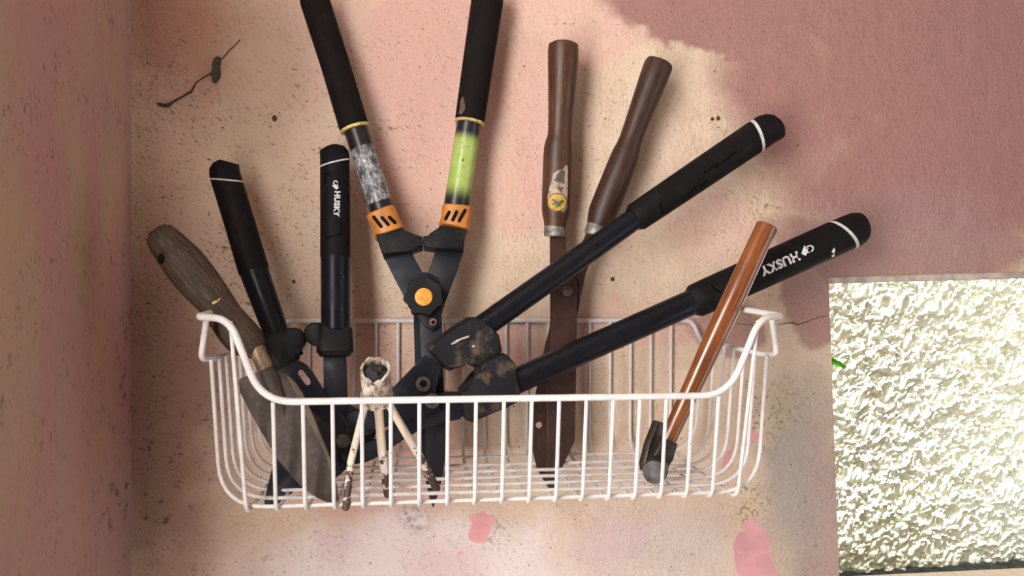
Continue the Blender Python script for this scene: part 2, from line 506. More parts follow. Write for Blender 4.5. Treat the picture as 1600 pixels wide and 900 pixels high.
    s2 = N.math('MULTIPLY', strokes(-0.35, 210, 0.635), dens2)
    s3 = N.math('MULTIPLY', strokes(0.6, 480, 0.615), N.ramp(N.noise(p, 16, 4), 0.4, 0.65, 0.15, 0.7))
    sp = N.ramp(N.noise(p, 190, 1.0), 0.735, 0.75)
    c = N.mix(N.math('MULTIPLY', union([s1, s3]), 0.75), c, (0.13, 0.085, 0.07))
    c = N.mix(N.math('MULTIPLY', s2, 0.9), c, (0.07, 0.05, 0.045))
    c = N.mix(N.math('MULTIPLY', sp, 0.85), c, (0.06, 0.045, 0.04))
    # dirty crackle around flaked spots
    ck = union([blob(1210, 640, 60, 90, 0, .2, 1.1, 1.), blob(1180, 790, 40, 50, 0, .2, 1.1, 1.), blob(770, 825, 50, 45, 0, .3, 1.1, .5), blob(1215, 330, 60, 35, 0, .2, 1.1, .7), blob(1130, 240, 60, 40, 30, .2, 1.1, .5)])
    c = N.mix(N.math('MULTIPLY', ck, 0.35), c, (0.62, 0.49, 0.31))
    cn = N.ramp(N.noise(p, 110, 5, 0.75, 1.5), 0.57, 0.61)
    c = N.mix(N.math('MULTIPLY', N.math('MULTIPLY', cn, ck), 0.7), c, (0.14, 0.09, 0.07))
    # blotchy dark smudge under basket
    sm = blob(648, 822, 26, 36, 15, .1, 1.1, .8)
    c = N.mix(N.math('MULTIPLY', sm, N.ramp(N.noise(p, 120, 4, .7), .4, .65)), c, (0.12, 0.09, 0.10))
    hb = N.math('ADD', N.math('MULTIPLY', N.noise(p, 210, 4, 0.6), 1.0), N.math('MULTIPLY', N.noise(p, 35, 3), 1.6))
    hb = N.math('SUBTRACT', hb, N.math('MULTIPLY', N.math('MULTIPLY', cn, ck), 1.2))
    N.bump(hb, 0.8, 0.0028)
    return N.done(c, 0.85, 0, 0.2)

def mat_leftwall():
    N = NT('dull_pink_plaster'); p = N.pos()
    st = N.vec('MULTIPLY', p, (1, 1, 0.25))
    n = N.noise(st, 9, 4, 0.6, 0.4)
    c = N.mix(N.ramp(n, 0.4, 0.62), (0.47, 0.25, 0.215), (0.46, 0.315, 0.215))
    c = N.mix(N.ramp(N.noise(p, 5, 3), 0.45, 0.7, 0, .7), c, (0.42, 0.265, 0.23))
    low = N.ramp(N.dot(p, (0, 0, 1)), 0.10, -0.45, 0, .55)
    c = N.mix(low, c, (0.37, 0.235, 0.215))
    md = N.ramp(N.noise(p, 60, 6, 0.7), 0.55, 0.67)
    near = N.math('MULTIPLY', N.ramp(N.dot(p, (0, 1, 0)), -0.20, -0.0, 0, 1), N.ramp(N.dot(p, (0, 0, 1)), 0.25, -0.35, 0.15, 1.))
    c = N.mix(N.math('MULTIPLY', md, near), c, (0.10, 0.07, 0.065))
    v = N.vec('MULTIPLY', p, (1, 1, .4))
    s1 = N.math('MULTIPLY', N.ramp(N.noise(v, 260, 2.5, 0.6, 0.5), 0.60, 0.63), N.ramp(N.noise(p, 12, 4), 0.4, 0.65, 0.1, 0.8))
    c = N.mix(N.math('MULTIPLY', s1, .75), c, (0.12, 0.085, 0.075))
    N.bump(N.math('ADD', N.noise(p, 190, 4, .6), N.math('MULTIPLY', N.noise(st, 30, 3), 2.0)), 0.5, 0.002)
    return N.done(c, 0.85, 0, 0.2)
M['wall_back'] = mat_backwall()
M['wall_left'] = mat_leftwall()
M['wall_room'] = mat_plain('pink_plaster', (0.50, 0.32, 0.27), 0.85, var=0.15, scale=6, bump=0.3)
M['ceiling'] = mat_plain('pale_ceiling', (0.6, 0.5, 0.44), 0.85, var=0.1, scale=6)
M['floor'] = mat_plain('grey_concrete_floor', (0.30, 0.27, 0.24), 0.8, var=0.25, scale=9, bump=0.3)
def mat_stucco():
    N = NT('white_stucco'); p = N.pos()
    n = N.noise(p, 60, 4, 0.65)
    c = N.mix(N.ramp(n, 0.35, 0.68), (0.78, 0.82, 0.69), (0.86, 0.89, 0.84))
    c = N.mix(N.ramp(N.noise(p, 4, 3), 0.45, 0.7, 0, .25), c, (0.76, 0.74, 0.52))
    N.bump(N.noise(p, 300, 4), 0.6, 0.002)
    return N.done(c, 0.9, 0, 0.1)
M['stucco'] = mat_stucco()
M['lintel'] = mat_plain('grey_weathered_board', (0.42, 0.36, 0.30), 0.8, var=0.25, scale=50, bump=0.3)
M['ledge'] = mat_plain('dark_mossy_ledge', (0.05, 0.055, 0.05), 0.85, var=0.5, scale=60, bump=0.8)
M['leaf'] = mat_plain('green_leaf', (0.12, 0.42, 0.03), 0.5, var=0.3, scale=80)
M['debris'] = mat_plain('dark_debris', (0.055, 0.035, 0.025), 0.9, var=0.5, scale=300)
M['paint_patch'] = mat_plain('rose_under_paint', (0.60, 0.30, 0.31), 0.75, var=0.12, scale=30, bump=0.1)
M['paint_patch2'] = mat_plain('coral_under_paint', (0.74, 0.34, 0.34), 0.75, var=0.12, scale=30, bump=0.1)

# ------------------------------------------------------------------ the setting
XL, XR, YF, ZC, ZF, TH = -0.3443, 1.75, -2.45, 1.00, -1.35, 0.12
w = [P(1295, 443, 0), P(1640, 434, 0), P(1640, 900, 0), P(1309, 900, 0)]
wx0t, wzt0 = w[0].x, w[0].z; wx0b = P(1313, 1010, 0).x; wzb = P(1310, 960, 0).z
wx1, wzt1 = 1.18, w[1].z + (w[1].z-w[0].z)
def wall_with_hole(outer, hole, y0, y1):
    """outer/hole: 4 (x,z) corners in the same order; solid wall between y0 and y1"""
    bm = bmesh.new()
    vo = [[bm.verts.new((x, y, z)) for x, z in outer] for y in (y0, y1)]
    vh = [[bm.verts.new((x, y, z)) for x, z in hole] for y in (y0, y1)]
    for s in (0, 1):
        for i in range(4):
            j = (i+1) % 4
            bm.faces.new((vo[s][i], vo[s][j], vh[s][j], vh[s][i]))
    for i in range(4):
        j = (i+1) % 4
        bm.faces.new((vo[0][i], vo[0][j], vo[1][j], vo[1][i]))
        bm.faces.new((vh[0][i], vh[0][j], vh[1][j], vh[1][i]))
    return bm
bm = wall_with_hole([(XL-.1, ZF), (XR+.1, ZF), (XR+.1, ZC), (XL-.1, ZC)],
                    [(wx0b, wzb), (wx1, wzb), (wx1, wzt1), (wx0t, wzt0)], 0.0, TH)
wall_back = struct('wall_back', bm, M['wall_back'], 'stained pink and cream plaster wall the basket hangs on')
# left wall with the doorway beside the camera
bm = wall_with_hole([(YF, ZF), (0.0, ZF), (0.0, ZC), (YF, ZC)], [(-1.35, -0.95), (-0.60, -0.95), (-0.60, 0.88), (-1.35, 0.88)], XL-0.1, XL)
for v in bm.verts: v.co = Vector((v.co.y, v.co.x, v.co.z))
struct('wall_left', bm, M['wall_left'], 'dull pink plaster wall left of the corner')
bm = bmesh.new(); box(bm, XL-.1, XR+.1, YF-.1, YF, ZF, ZC); struct('wall_front', bm, M['wall_room'], 'pink wall behind the viewer')
bm = wall_with_hole([(YF, ZF), (0.0, ZF), (0.0, ZC), (YF, ZC)], [(-1.75, ZF+.01), (-0.75, ZF+.01), (-0.75, 0.75), (-1.75, 0.75)], XR, XR+.1)  # unseen opening, added to let in the fill lamp
for v in bm.verts: v.co = Vector((v.co.y, v.co.x, v.co.z))
struct('wall_right', bm, M['wall_room'], 'pink plaster wall on the right with an opening added for fill light')
bm = bmesh.new(); box(bm, XL-.1, XR+.1, YF-.1, TH, ZC, ZC+.06); struct('ceiling', bm, M['ceiling'], 'pale ceiling of the shed')
bm = bmesh.new(); box(bm, XL-.1, XR+.1, YF-.1, TH, ZF-.06, ZF); struct('floor', bm, M['floor'], 'grey concrete floor of the shed')

# lintel board along the top of the window opening
a, b, c_, d_ = P(1291, 433, 0), P(1640, 424, 0), P(1640, 436.5, 0), P(1292, 443.5, 0)
bm = bmesh.new()
sl = (b.z-a.z)/(b.x-a.x)
vs = []
for y in (-0.003, 0.06):
    for x, z in ((a.x, a.z), (wx1, a.z+sl*(wx1-a.x)), (wx1, d_.z+sl*(wx1-d_.x)), (d_.x, d_.z)):
        vs.append(bm.verts.new((x, y, z)))
for f in ((0,1,2,3), (4,5,6,7), (0,1,5,4), (1,2,6,5), (2,3,7,6), (3,0,4,7)): bm.faces.new([vs[i] for i in f])
bmesh.ops.bevel(bm, geom=bm.edges[:], offset=0.0012, segments=2, affect='EDGES')
struct('trim_1', bm, M['lintel'], 'thin grey lintel strip along the top of the window')

# rough-cast wall outside
def vnoise(X, Y, seed):
    r = np.random.RandomState(seed); G = r.rand(256, 256)
    xi = np.floor(X).astype(int); yi = np.floor(Y).astype(int); fx = X-xi; fy = Y-yi
    fx = fx*fx*(3-2*fx); fy = fy*fy*(3-2*fy)
    g = lambda i, j: G[i % 256, j % 256]
    return (g(xi, yi)*(1-fx)+g(xi+1, yi)*fx)*(1-fy) + (g(xi, yi+1)*(1-fx)+g(xi+1, yi+1)*fx)*fy
YO = 0.56
nx, nz = 640, 480
xs = np.linspace(0.35, 1.75, nx); zs = np.linspace(-0.80, 0.38, nz)
X, Z = np.meshgrid(xs, zs)
wob = (vnoise(X*30, Z*30, 9)-.5)*.02
h = np.zeros_like(X)
u_ = X*0.85+Z*0.5+wob; v_ = Z*0.85-X*0.5+wob
for fr_, am, sd in ((45, .003, 1), (100, .0060, 2), (190, .0068, 3), (300, .0030, 4)):
    n = vnoise(u_*fr_*0.8, v_*fr_*1.25, sd)
    h += am*np.clip((n-.25)/.5, 0, 1)**1.3
verts = np.stack([X, YO - h, Z], -1).reshape(-1, 3)
idx = np.arange(nx*nz).reshape(nz, nx)
quads = np.stack([idx[:-1, :-1], idx[:-1, 1:], idx[1:, 1:], idx[1:, :-1]], -1).reshape(-1, 4)
me = bpy.data.meshes.new('wall_outside'); me.from_pydata(verts.tolist(), [], quads.tolist())
me.polygons.foreach_set('use_smooth', [True]*len(me.polygons))
me.materials.append(M['stucco'])
o = link(bpy.data.objects.new('wall_outside', me)); o['kind'] = 'structure'; o['base'] = [0, 0, 0]; o['label'] = 'bright rough-cast stucco wall outside the window'
bm = bmesh.new(); box(bm, -1.2, 3.2, YO+.002, YO+.12, ZF, 0.38)
struct('wall_outside_core', bm, M['stucco'], 'body of the stucco wall outside')
# dark ledge at its foot
zl = P(1450, 896, -(YO-.05)).z
bm = bmesh.new()
nx2 = 60
top = []
for yy in (YO-0.075, YO+0.0):
    row = []
    for i in range(nx2):
        x = 0.4+1.5*i/(nx2-1)
        row.append(bm.verts.new((x, yy, zl + rnd.uniform(-.004, .005) + 0.012*math.sin(x*5)*0.4)))
    top.append(row)
bot = [[bm.verts.new((v.co.x, v.co.y, zl-.12)) for v in row] for row in top]
for i in range(nx2-1):
    bm.faces.new((top[0][i], top[0][i+1], top[1][i+1], top[1][i]))
    bm.faces.new((top[0][i], top[0][i+1], bot[0][i+1], bot[0][i]))
    bm.faces.new((bot[0][i], bot[0][i+1], bot[1][i+1], bot[1][i]))
struct('trim_2', bm, M['ledge'], 'dark mossy ledge at the foot of the stucco wall')
bm = bmesh.new(); box(bm, -1.2, 3.2, TH, YO+.12, ZF-.06, ZF); struct('floor_outside', bm, M['floor'], 'ground between the two walls outside')

# flaked spots where an older rose coat shows
def wall_patch(poly, mat, lift=0.0006):
    bm = bmesh.new()
    p2 = []
    for i in range(len(poly)):
        a, b = poly[i], poly[(i+1) % len(poly)]
        L = math.hypot(b[0]-a[0], b[1]-a[1]); n = max(1, int(L/4))
        for j in range(n):
            t = j/n
            p2.append((a[0]+(b[0]-a[0])*t + rnd.uniform(-1, 1), a[1]+(b[1]-a[1])*t + rnd.uniform(-1, 1)))
    f = [bm.verts.new(P(x, y, lift)) for x, y in p2]
    bk = [bm.verts.new(P(x, y, -0.0005)) for x, y in p2]
    bm.faces.new(f)
    for i in range(len(f)):
        j = (i+1) % len(f); bm.faces.new((f[i], f[j], bk[j], bk[i]))
    return obj('paint_patch', bm, mat, wall_back, smooth=False)
wall_patch([(733,807),(752,801),(757,799),(760,805),(772,806),(774,814),(768,826),(762,840),(758,849),(745,848),(733,843),(731,836),(735,826),(738,818),(732,812)], M['paint_patch2'])
wall_patch([(717,862),(722,860),(725,864),(720,869),(714,870)], M['paint_patch2'])
wall_patch([(1163,812),(1180,810),(1185,821),(1199,829),(1204,842),(1202,862),(1210,868),(1208,885),(1216,900),(1218,930),(1160,930),(1156,900),(1150,890),(1148,875),(1146,850),(1152,835),(1164,828)], M['paint_patch'])
wall_patch([(1173,672),(1180,670),(1181,679),(1189,681),(1197,678),(1199,684),(1192,690),(1184,687),(1177,691),(1173,684)], M['paint_patch'])
wall_patch([(1136,705),(1143,702),(1145,718),(1141,733),(1133,736),(1127,731),(1131,720)], M['paint_patch'])

# ------------------------------------------------------------------ wire basket
XC, KB, ZFL = 0.08, 0.0055, -0.2225
basket = thing('wire_basket', 'white coated wire basket with a lowered front holding the garden tools', 'basket', (XC, -0.1, ZFL))
RW, RT = 0.0020, 0.0034
fr = []
for s in (-1, 1):
    side = [(XC+s*.272, -.096, -.072), (XC+s*.276, -.100, -.040), (XC+s*.281, -.116, -.031), (XC+s*.284, -.222, -.0355), (XC+s*.252, -.240, -.0365), (XC+s*.226, -.227, -.1145)]
    fr.append(side)
path = fr[0] + list(reversed(fr[1]))
obj('front_rim', wire(fillet(path, [0, .008, .012, .012, .026, .040, .040, .026, .012, .012, .008, 0], 8), RT, 12), M['wire'], basket)
rr = []
for s in (-1, 1):
    rr.append([(XC+s*.281, -.206, -.037), (XC+s*.285, -.210, -.076), (XC+s*.279, -.19, -.0775), (XC+s*.281, -KB-.002, -.0765), (XC+s*.272, -KB, -.0515)])
path = rr[0] + list(reversed(rr[1]))
obj('rear_rim', wire(fillet(path, [0, .007, .007, .014, .022, .022, .014, .007, .007, 0], 7), RT*.85, 12), M['wire'], basket)
def cross_path(x, top_x=None, top_y=-.227, top_z=-.115):
    return fillet([(top_x if top_x is not None else x, top_y, top_z), (x, -.212, ZFL), (x, -KB, ZFL), (x, -KB, -.052)], [0, .016, .034, 0], 6)
proto = None
for i in range(19):
    x = -.163+.027*i
    if i in (0, 18):
        obj('cross_wire', wire(cross_path(x, XC+(x-XC)*1.035, -.237, -.0395), RW), M['wire'], basket)
    elif proto is None:
        proto = obj('cross_wire', wire(cross_path(x), RW), M['wire'], basket); px0 = x
    else:
        c = proto.copy(); link(c); c.parent = basket; c.location = (x-px0, 0, 0)
for j, k in enumerate((.2035, .176, .149, .122, .095, .066, .026)):
    t = .2775
    pth = fillet([(XC-t, -k, -.0775), (XC-.268, -k, ZFL+.0038), (XC+.268, -k, ZFL+.0038), (XC+t, -k, -.0775)], [0, .046, .046, 0], 8)
    obj('length_wire', wire(pth, RW), M['wire'], basket)

# ------------------------------------------------------------------ hedge shears with orange collars
def kh(y): return .045 - (340-y)*.00003 if y < 340 else .045 + (y-340)*.00017
hs = thing('hedge_shears', 'black hedge shears with orange collars and a yellow pivot disc', 'shears', P(677, 795, kh(795)))
def hp(x, y, w, *r): return (x, y, kh(y), w, *r)
g1 = obj('handle_grip', limb([hp(488, -12, 46), hp(493, 5, 46), hp(524, 101, 45.5), hp(553, 198, 46)], e0=12, e1=2), M['rubber_brown'], hs)
g2 = obj('handle_grip', limb([hp(763, -22, 50), hp(761, 5, 50), hp(747, 98, 48), hp(734, 189, 46.5)], e0=12, e1=2), M['rubber_brown'], hs)
obj('trim_ring', limb([hp(553.6, 198.5, 47), hp(555.2, 203, 47)], e0=1, e1=1), M['ring_yellow'], hs)
obj('trim_ring', limb([hp(734, 189.5, 47.5), hp(733.4, 193.5, 47.5)], e0=1, e1=1), M['ring_yellow'], hs)
def mat_label(name, a, b, colfn):
    N = NT(name); al, v = axis_coords(N, a, b, 1.0)
    L = (b-a).length
    t = N.math('MULTIPLY', al, 1/L)
    c = colfn(N, t, v)
    return N.done(c, 0.35, 0, 0.5)
def silver(N, t, v):
    m_ = N.math('MULTIPLY', N.ramp(t, .20, .225), N.ramp(t, .87, .845))
    n = N.noise(N.vec('MULTIPLY', v, (.6, 1, 1)), 170, 5, .75, .8)
    s = N.mix(N.ramp(n, .40, .66), (.045, .047, .052), (.50, .50, .51))
    s = N.mix(N.ramp(N.noise(v, 330, 3, .7), .56, .62, 0, .8), s, (.03, .03, .034))
    return N.mix(m_, (.008, .008, .009), s)
def green(N, t, v):
    m_ = N.math('MULTIPLY', N.ramp(t, .10, .24), N.ramp(t, .92, .70))
    g = N.mix(N.ramp(N.noise(v, 60, 3), .4, .7), (.29, .39, .085), (.35, .44, .12))
    c = N.mix(m_, (.010, .011, .014), g)
    ch = N.ramp(N.noise(N.vec('MULTIPLY', v, (.5, 1, 1)), 240, 4, .7), .635, .66)
    return N.mix(ch, c, (.010, .012, .010))
ta, tb = P(556, 204, kh(204)), P(600, 334, kh(334))
t1 = obj('handle_tube', limb([hp(556, 202, 38), hp(600, 337, 38)]), mat_label('worn_silver_label_tube', ta, tb, silver), hs)
ta, tb = P(733, 194, kh(194)), P(712, 326, kh(326))
t2 = obj('handle_tube', limb([hp(733, 192, 38), hp(712, 330, 40)]), mat_label('faded_green_label_tube', ta, tb, green), hs)
c1 = obj('collar', limb([hp(594.5, 330, 47), hp(602, 348, 46), hp(610.5, 368, 49)], e0=3, e1=3, power=2.8), M['orange'], hs)
c2 = obj('collar', limb([hp(714.5, 322, 48), hp(713, 340, 46), hp(709, 359, 49)], e0=3, e1=3, power=2.8), M['orange'], hs)
def slotpoly(x0, y0, x1, y1, w):
    dx, dy = x1-x0, y1-y0; L = math.hypot(dx, dy); ux, uy = dx/L, dy/L
    pts = []
    for cx, cy, a0 in ((x1, y1, -90), (x0, y0, 90)):
        for i in range(7):
            a = math.radians(a0+i*30)
            ex, ey = math.cos(a)*w/2, math.sin(a)*w/2
            pts.append((cx+ux*ex-uy*ey, cy+uy*ex+ux*ey))
    return pts
bv = bvh_of(c1)
for q in ((584, 339, 595.5, 354), (597, 340, 606.5, 351), (608.5, 339.5, 617, 348)):
    obj('slot', decal(bv, slotpoly(*q, 5.2), cuts=1), M['slot'], c1)
bv = bvh_of(c2)
for q in ((702, 331.5, 696.5, 342), (713.5, 331, 707.5, 343.5), (726.5, 328.5, 717.5, 345)):
    obj('slot', decal(bv, slotpoly(*q, 5.2), cuts=1), M['slot'], c2)
def kpl(off): return lambda x, y: kh(y)+off
obj('bumper', plate([(588,370),(629,359),(632,364),(637,370),(646,374),(660,373),(661,389),(640,396),(600,403.6)], kpl(.006), .024, bevel=.003), M['plastic'], hs)
obj('bumper', plate([(661,373),(674,372),(682,367),(687,357),(728,362),(724,394),(688,392),(672,390),(662,389)], kpl(.006), .024, bevel=.003), M['plastic'], hs)
obj('blade_arm', plate([(598,398),(642,392),(660,428),(668,426),(680,432),(689,445),(692,470),(690,500),(686,511),(676,516),(666,511),(645,487),(633,466),(617,436)], kpl(.0065), .005, bevel=.0012), M['steel_black'], hs)
obj('blade_arm', plate([(682,388),(725,390),(716,420),(695,474),(691,490),(670,480),(664,440)], kpl(.0005), .005, bevel=.0012), M['steel_black'], hs)
bl = obj('blade', plate([(646,482),(690,482),(693,600),(697,655),(694,726),(688,762),(677,794),(672,782),(662,740),(650,640)], kpl(-.0045), .0035, bevel=.001), M['steel_black'], hs)
bl = obj('blade', plate([(655,498),(690,500),(693,600),(697,650),(695,722),(686,766),(676,772),(667,722),(663,650),(660,590)], kpl(.0012), .0035, bevel=.001), M['steel_dark'], hs)
kn = [(662+ (28.5 + 3.4*math.cos(7*a))*math.cos(a+.35), 464 + (28.5 + 3.4*math.cos(7*a))*math.sin(a+.35)) for a in [2*math.pi*i/84 for i in range(84)]]
knob = obj('pivot_knob', plate(kn, kpl(.0155), .014, bevel=.0016, seg=3), M['plastic'], hs)
obj('disc', plate(circ(662, 464, 14, 28), kpl(.0232), .003, bevel=.001), M['knob'], knob)
for x, y in ((664.5, 437.5), (676.5, 503.5)):
    bt = obj('rivet', plate(circ(x, y, 6.3, 18), kpl(.011), .006, bevel=.0016), M['bolt_rust'], hs)
    obj('recess', plate(circ(x, y, 3.2, 6), kpl(.0142), .0008), M['slot'], bt)
# paint scuffs on the grip
bv = bvh_of(g2)
obj('scuff', decal(bv, [(720,157),(724,150),(726,160),(727,170),(722,178),(717,178),(719,168)], cuts=1), mat_plain('pale_scuff', (.10, .055, .045), .7, var=.4, scale=300), g2)

# ------------------------------------------------------------------ lettering helpers for the loppers
def logo_tris(x, y, ang, s):
    """small animal-head emblem: pointed ears, muzzle, and an open swirl behind"""
    A = [(.95,.05),(.45,.62),(.05,.30),(-.35,.45),(-.05,.05),(-.45,-.30),(.0,-.25),(-.05,-.95),(.45,-.45)]
    ca, sa = math.cos(ang), math.sin(ang)
    tr = lambda L: [(x+(u*ca+v*sa)*s, y+(u*sa-v*ca)*s) for u, v in L]
    sw = []
    for r in (1.0, .66):
        sw.append([(-.45+r*.62*math.cos(a)*1.15, -.1+r*.55*math.sin(a)) for a in [math.radians(q) for q in range(100, 320, 15)]])
    B = sw[0] + list(reversed(sw[1]))
    return tr(A), tr(B)

# ------------------------------------------------------------------ large lopper (right)
lp = thing('large_lopper', 'large black bypass lopper with long handles spread to the upper right', 'lopper', P(560, 724, .12))
def ku(x): return .106 - (x-700)*.00011      # upper handle leans back towards the wall
def kl(x): return .114 - (x-740)*.0001
def up(x, y, w, *r): return (x, y, ku(x), w, *r)
def lo(x, y, w, *r): return (x, y, kl(x), w, *r)
obj('handle_tube', limb([up(752, 512, 38), up(880, 421, 37), up(1000, 336, 34)]), M['tube'], lp)
gu = obj('handle_grip', limb([up(989, 343, 40), up(995, 339, 46), up(1020, 322, 47), up(1100, 268, 49), up(1180, 214, 50, -6, -7.5)], e0=3), M['rubber'], lp)
obj('grip_ring', limb([up(1180, 214, 50.6, -6, -7.5), up(1184.2, 211.2, 50.6, -6, -7.5)]), M['ring_white'], gu)
obj('grip_cap', limb([up(1184, 211.4, 50, -6, -7.5), up(1195, 203.5, 49.5, 2, -6), up(1206, 199, 46, 6, -5), up(1214, 197, 39, 7, -3), up(1220, 196.5, 28, 5, -1)], e1=5), M['rubber'], gu)
obj('handle_tube', limb([lo(800, 598.5, 40), lo(900, 553, 40.5), lo(1096, 465.5, 40)]), M['tube'], lp)
gl = obj('handle_grip', limb([lo(1079, 473.5, 44), lo(1087, 470, 52), lo(1093, 467.3, 53), lo(1104, 462.3, 53.5), lo(1155, 439.4, 54), lo(1240, 401.4, 54.5), lo(1314, 368.2, 54.5, 11, -6)], e0=4), M['rubber'], lp)
obj('grip_ring', limb([lo(1314, 368.2, 55, 11, -6), lo(1318.5, 366.2, 55, 11, -6)]), M['ring_white'], gl)
obj('grip_cap', limb([lo(1318.3, 366.3, 54.3, 11, -6), lo(1329, 361.5, 54, 5, -5), lo(1340, 356, 51, 0, -3), lo(1347, 353, 43, -2, -2), lo(1351, 352, 30, -1, 0)], e1=5), M['rubber'], gl)
M['groove'] = mat_plain('grip_groove', (.002, .002, .002), .85, spec=.03)
bv = bvh_of(gl)
angL = math.atan2(25.0, -56.0)
obj('brand_lettering', decal(bv, tris=text_tris('HUSKY', 1219, 411, angL, 15.5, .045, sx=1.0, space=1.06), cuts=0), M['white_print'], gl)
for pl_ in logo_tris(1260.5, 392, angL, 10.5):
    obj('brand_emblem', decal(bv, pl_, cuts=1), M['white_print'], gl)
for q in ([(1301,389),(1304,387),(1305,392),(1303,396),(1299,394)], [(1299,399),(1304,396),(1304,400),(1300,402)]):
    obj('paint_fleck', decal(bv, q, cuts=1), M['white_print'], gl)
obj('grip_groove', decal(bv, [(1110,446),(1112,445),(1120,452),(1127,456),(1126,458),(1118,454)], cuts=1), M['groove'], gl)
bv = bvh_of(gu)
for q in ((1030, 318, 1038, 338), (1094, 293, 1104, 281), (1076, 305, 1086, 291), (1118, 262, 1150, 237), (1100, 270, 1122, 255)):
    obj('grip_groove', decal(bv, slotpoly(*q, 1.6), cuts=2), M['groove'], gu)
# sockets
sock1 = plate([(665,542),(694,522),(732,496),(743,496),(764,510),(776,522),(781,547),(748,569),(738,572),(727,567),(722,563),(700,578),(694,575)], kplane(720, 535, .106, -.00008, 0), .032, bevel=.0042, seg=3)
s1 = obj('handle_socket', sock1, M['plastic_dirty'], lp)
sock2 = plate([(718,608),(743,590),(744,574),(750,566),(780,551),(789,553),(801,566),(808,604),(808,624),(787,634),(734,657),(724,652),(720,625)], kplane(760, 600, .114, -.00008, 0), .032, bevel=.0042, seg=3)
s2 = obj('handle_socket', sock2, M['plastic_dirty'], lp)
bv = bvh_of(s1)
M['scratch'] = mat_plain('bare_scratch', (.45, .38, .30), .6, var=.4, scale=400)
obj('scratch', decal(bv, [(704.5,537),(712,531.5),(722,527.5),(734,524),(731,527.5),(720,531),(711,537),(706,538.5)], cuts=1), M['scratch'], s1)
obj('scratch', decal(bv, [(737,541),(740,538.5),(742,541),(739,543)], cuts=1), M['scratch'], s1)
# jaws
kj = kplane(660, 640, .126, -.00003, 0)
obj('cutting_blade', plate([(616,604),(648,571),(664,555),(690,572),(685,588),(678,610),(690,640),(640,655),(600,668),(566,672),(545,660),(541,645),(566,640),(596,622)], kj, .006, bevel=.0015), M['steel_black'], lp)
obj('hook_jaw', plate(chaikin([(722,612),(726,654),(695,658),(665,665),(620,692),(590,715),(560,725),(538,724),(531,712),(536,700),(560,700),(592,684),(616,662),(634,640),(652,622),(690,612)], 1), kplane(660, 640, .118, -.00003, 0), .008, bevel=.002), M['steel_black'], lp)
for x, y in ((661.5, 599.5), (675, 626)):
    b_ = obj('pivot_bolt', plate(circ(x, y, 12.3, 26), kplane(660, 640, .1305, -.00003, 0), .008, bevel=.0016), M['bolt'], lp)
    obj('recess', plate(circ(x, y, 6, 6), kplane(660, 640, .1347, -.00003, 0), .0012), M['slot'], b_)

# ------------------------------------------------------------------ smaller lopper (left)
sl_ = thing('lopper', 'black lopper with short upright handles, behind the rusty trowel', 'lopper', P(420, 790, .155))
def ka(y): return .046 + (y-250)*.00014
def A(x, y, w, *r): return (x, y, ka(y), w, *r)
obj('handle_tube', limb([A(391, 402, 45), A(400, 432, 44), A(433, 524, 38)]), M['tube'], sl_)
ga = obj('handle_grip', limb([A(397.5, 425, 46.5), A(392, 407, 46.5), A(372, 340, 46), A(354.5, 283, 46, -8, -8)], e0=2), M['rubber'], sl_)
obj('grip_ring', limb([A(354.5, 283, 46.5, -8, -8), A(353.8, 280.6, 46.5, -8, -8)]), M['ring_white'], ga)
obj('grip_cap', limb([A(353.9, 281, 46, -8, -8), A(351, 270, 45.5, 0, -6), A(350.5, 262, 43, 6, -4), A(353, 256, 36, 7, -2), A(356, 253, 25, 5, 0)], e1=4), M['rubber'], ga)
def kb_(y): return .045 + (y-230)*.00013
def B(x, y, w, *r): return (x, y, kb_(y), w, *r)
obj('handle_tube', limb([B(524, 392, 45), B(524.5, 515, 45)]), M['tube'], sl_)
gb = obj('handle_grip', limb([B(524, 403, 46), B(523.8, 330, 45.5), B(523.2, 256, 45, 7, -5)], e0=2), M['rubber'], sl_)
obj('grip_ring', limb([B(523.2, 256, 45.6, 7, -5), B(523.2, 253.4, 45.6, 7, -5)]), M['ring_white'], gb)
obj('grip_cap', limb([B(523.2, 253.6, 45, 7, -5), B(523.2, 245, 45, 1, -5), B(522, 237, 43, -5, -3), B(519, 232, 36, -6, -2), B(516.5, 229, 25, -4, 0)], e1=4), M['rubber'], gb)
bv = bvh_of(gb)
obj('brand_lettering', decal(bv, tris=text_tris('HUSKY', 526, 318, math.pi/2+.04, 9.5, .045, space=1.06), cuts=0), M['white_print'], gb)
for pl_ in logo_tris(525, 290, math.pi/2, 7):
    obj('brand_emblem', decal(bv, pl_, cuts=1), M['white_print'], gb)
obj('grip_groove', decal(bv, [(507,288),(508,271),(517,271),(517,272.5),(509.5,272.5),(508.5,288)], cuts=1), M['groove'], gb)
obj('grip_groove', decal(bv, [(502,374),(520,368),(533,364),(533,348),(534.5,348),(534.5,365.5),(520,370),(502,376)], cuts=1), M['groove'], gb)
# clamps: sleeve plus bumper lug
kc = kplane(445, 545, .0885, 0, .00014)
ca_ = obj('clamp', limb([A(431, 519, 42), A(434, 529, 48), A(446, 566, 46), A(449, 572, 42)], e0=3, e1=3, power=3.5, depth=.8), M['plastic'], sl_)
obj('bumper_lug', plate(chaikin([(440,517),(462,512),(473,516),(479,529),(474,543),(464,549),(469,562),(446,566)], 1), kc, .022, bevel=.004, seg=3), M['plastic'], ca_)
kc2 = kplane(525, 530, .085, 0, .00013)
cb_ = obj('clamp', limb([B(524, 506, 46), B(523.5, 514, 53), B(523.5, 550, 57), B(523.5, 557, 50)], e0=4, e1=4, power=3.5, depth=.72), M['plastic'], sl_)
obj('bumper_lug', plate(chaikin([(505,506),(488,505),(478,513),(476,526),(483,538),(496,541),(505,545)], 1), kc2, .022, bevel=.004, seg=3), M['plastic'], cb_)
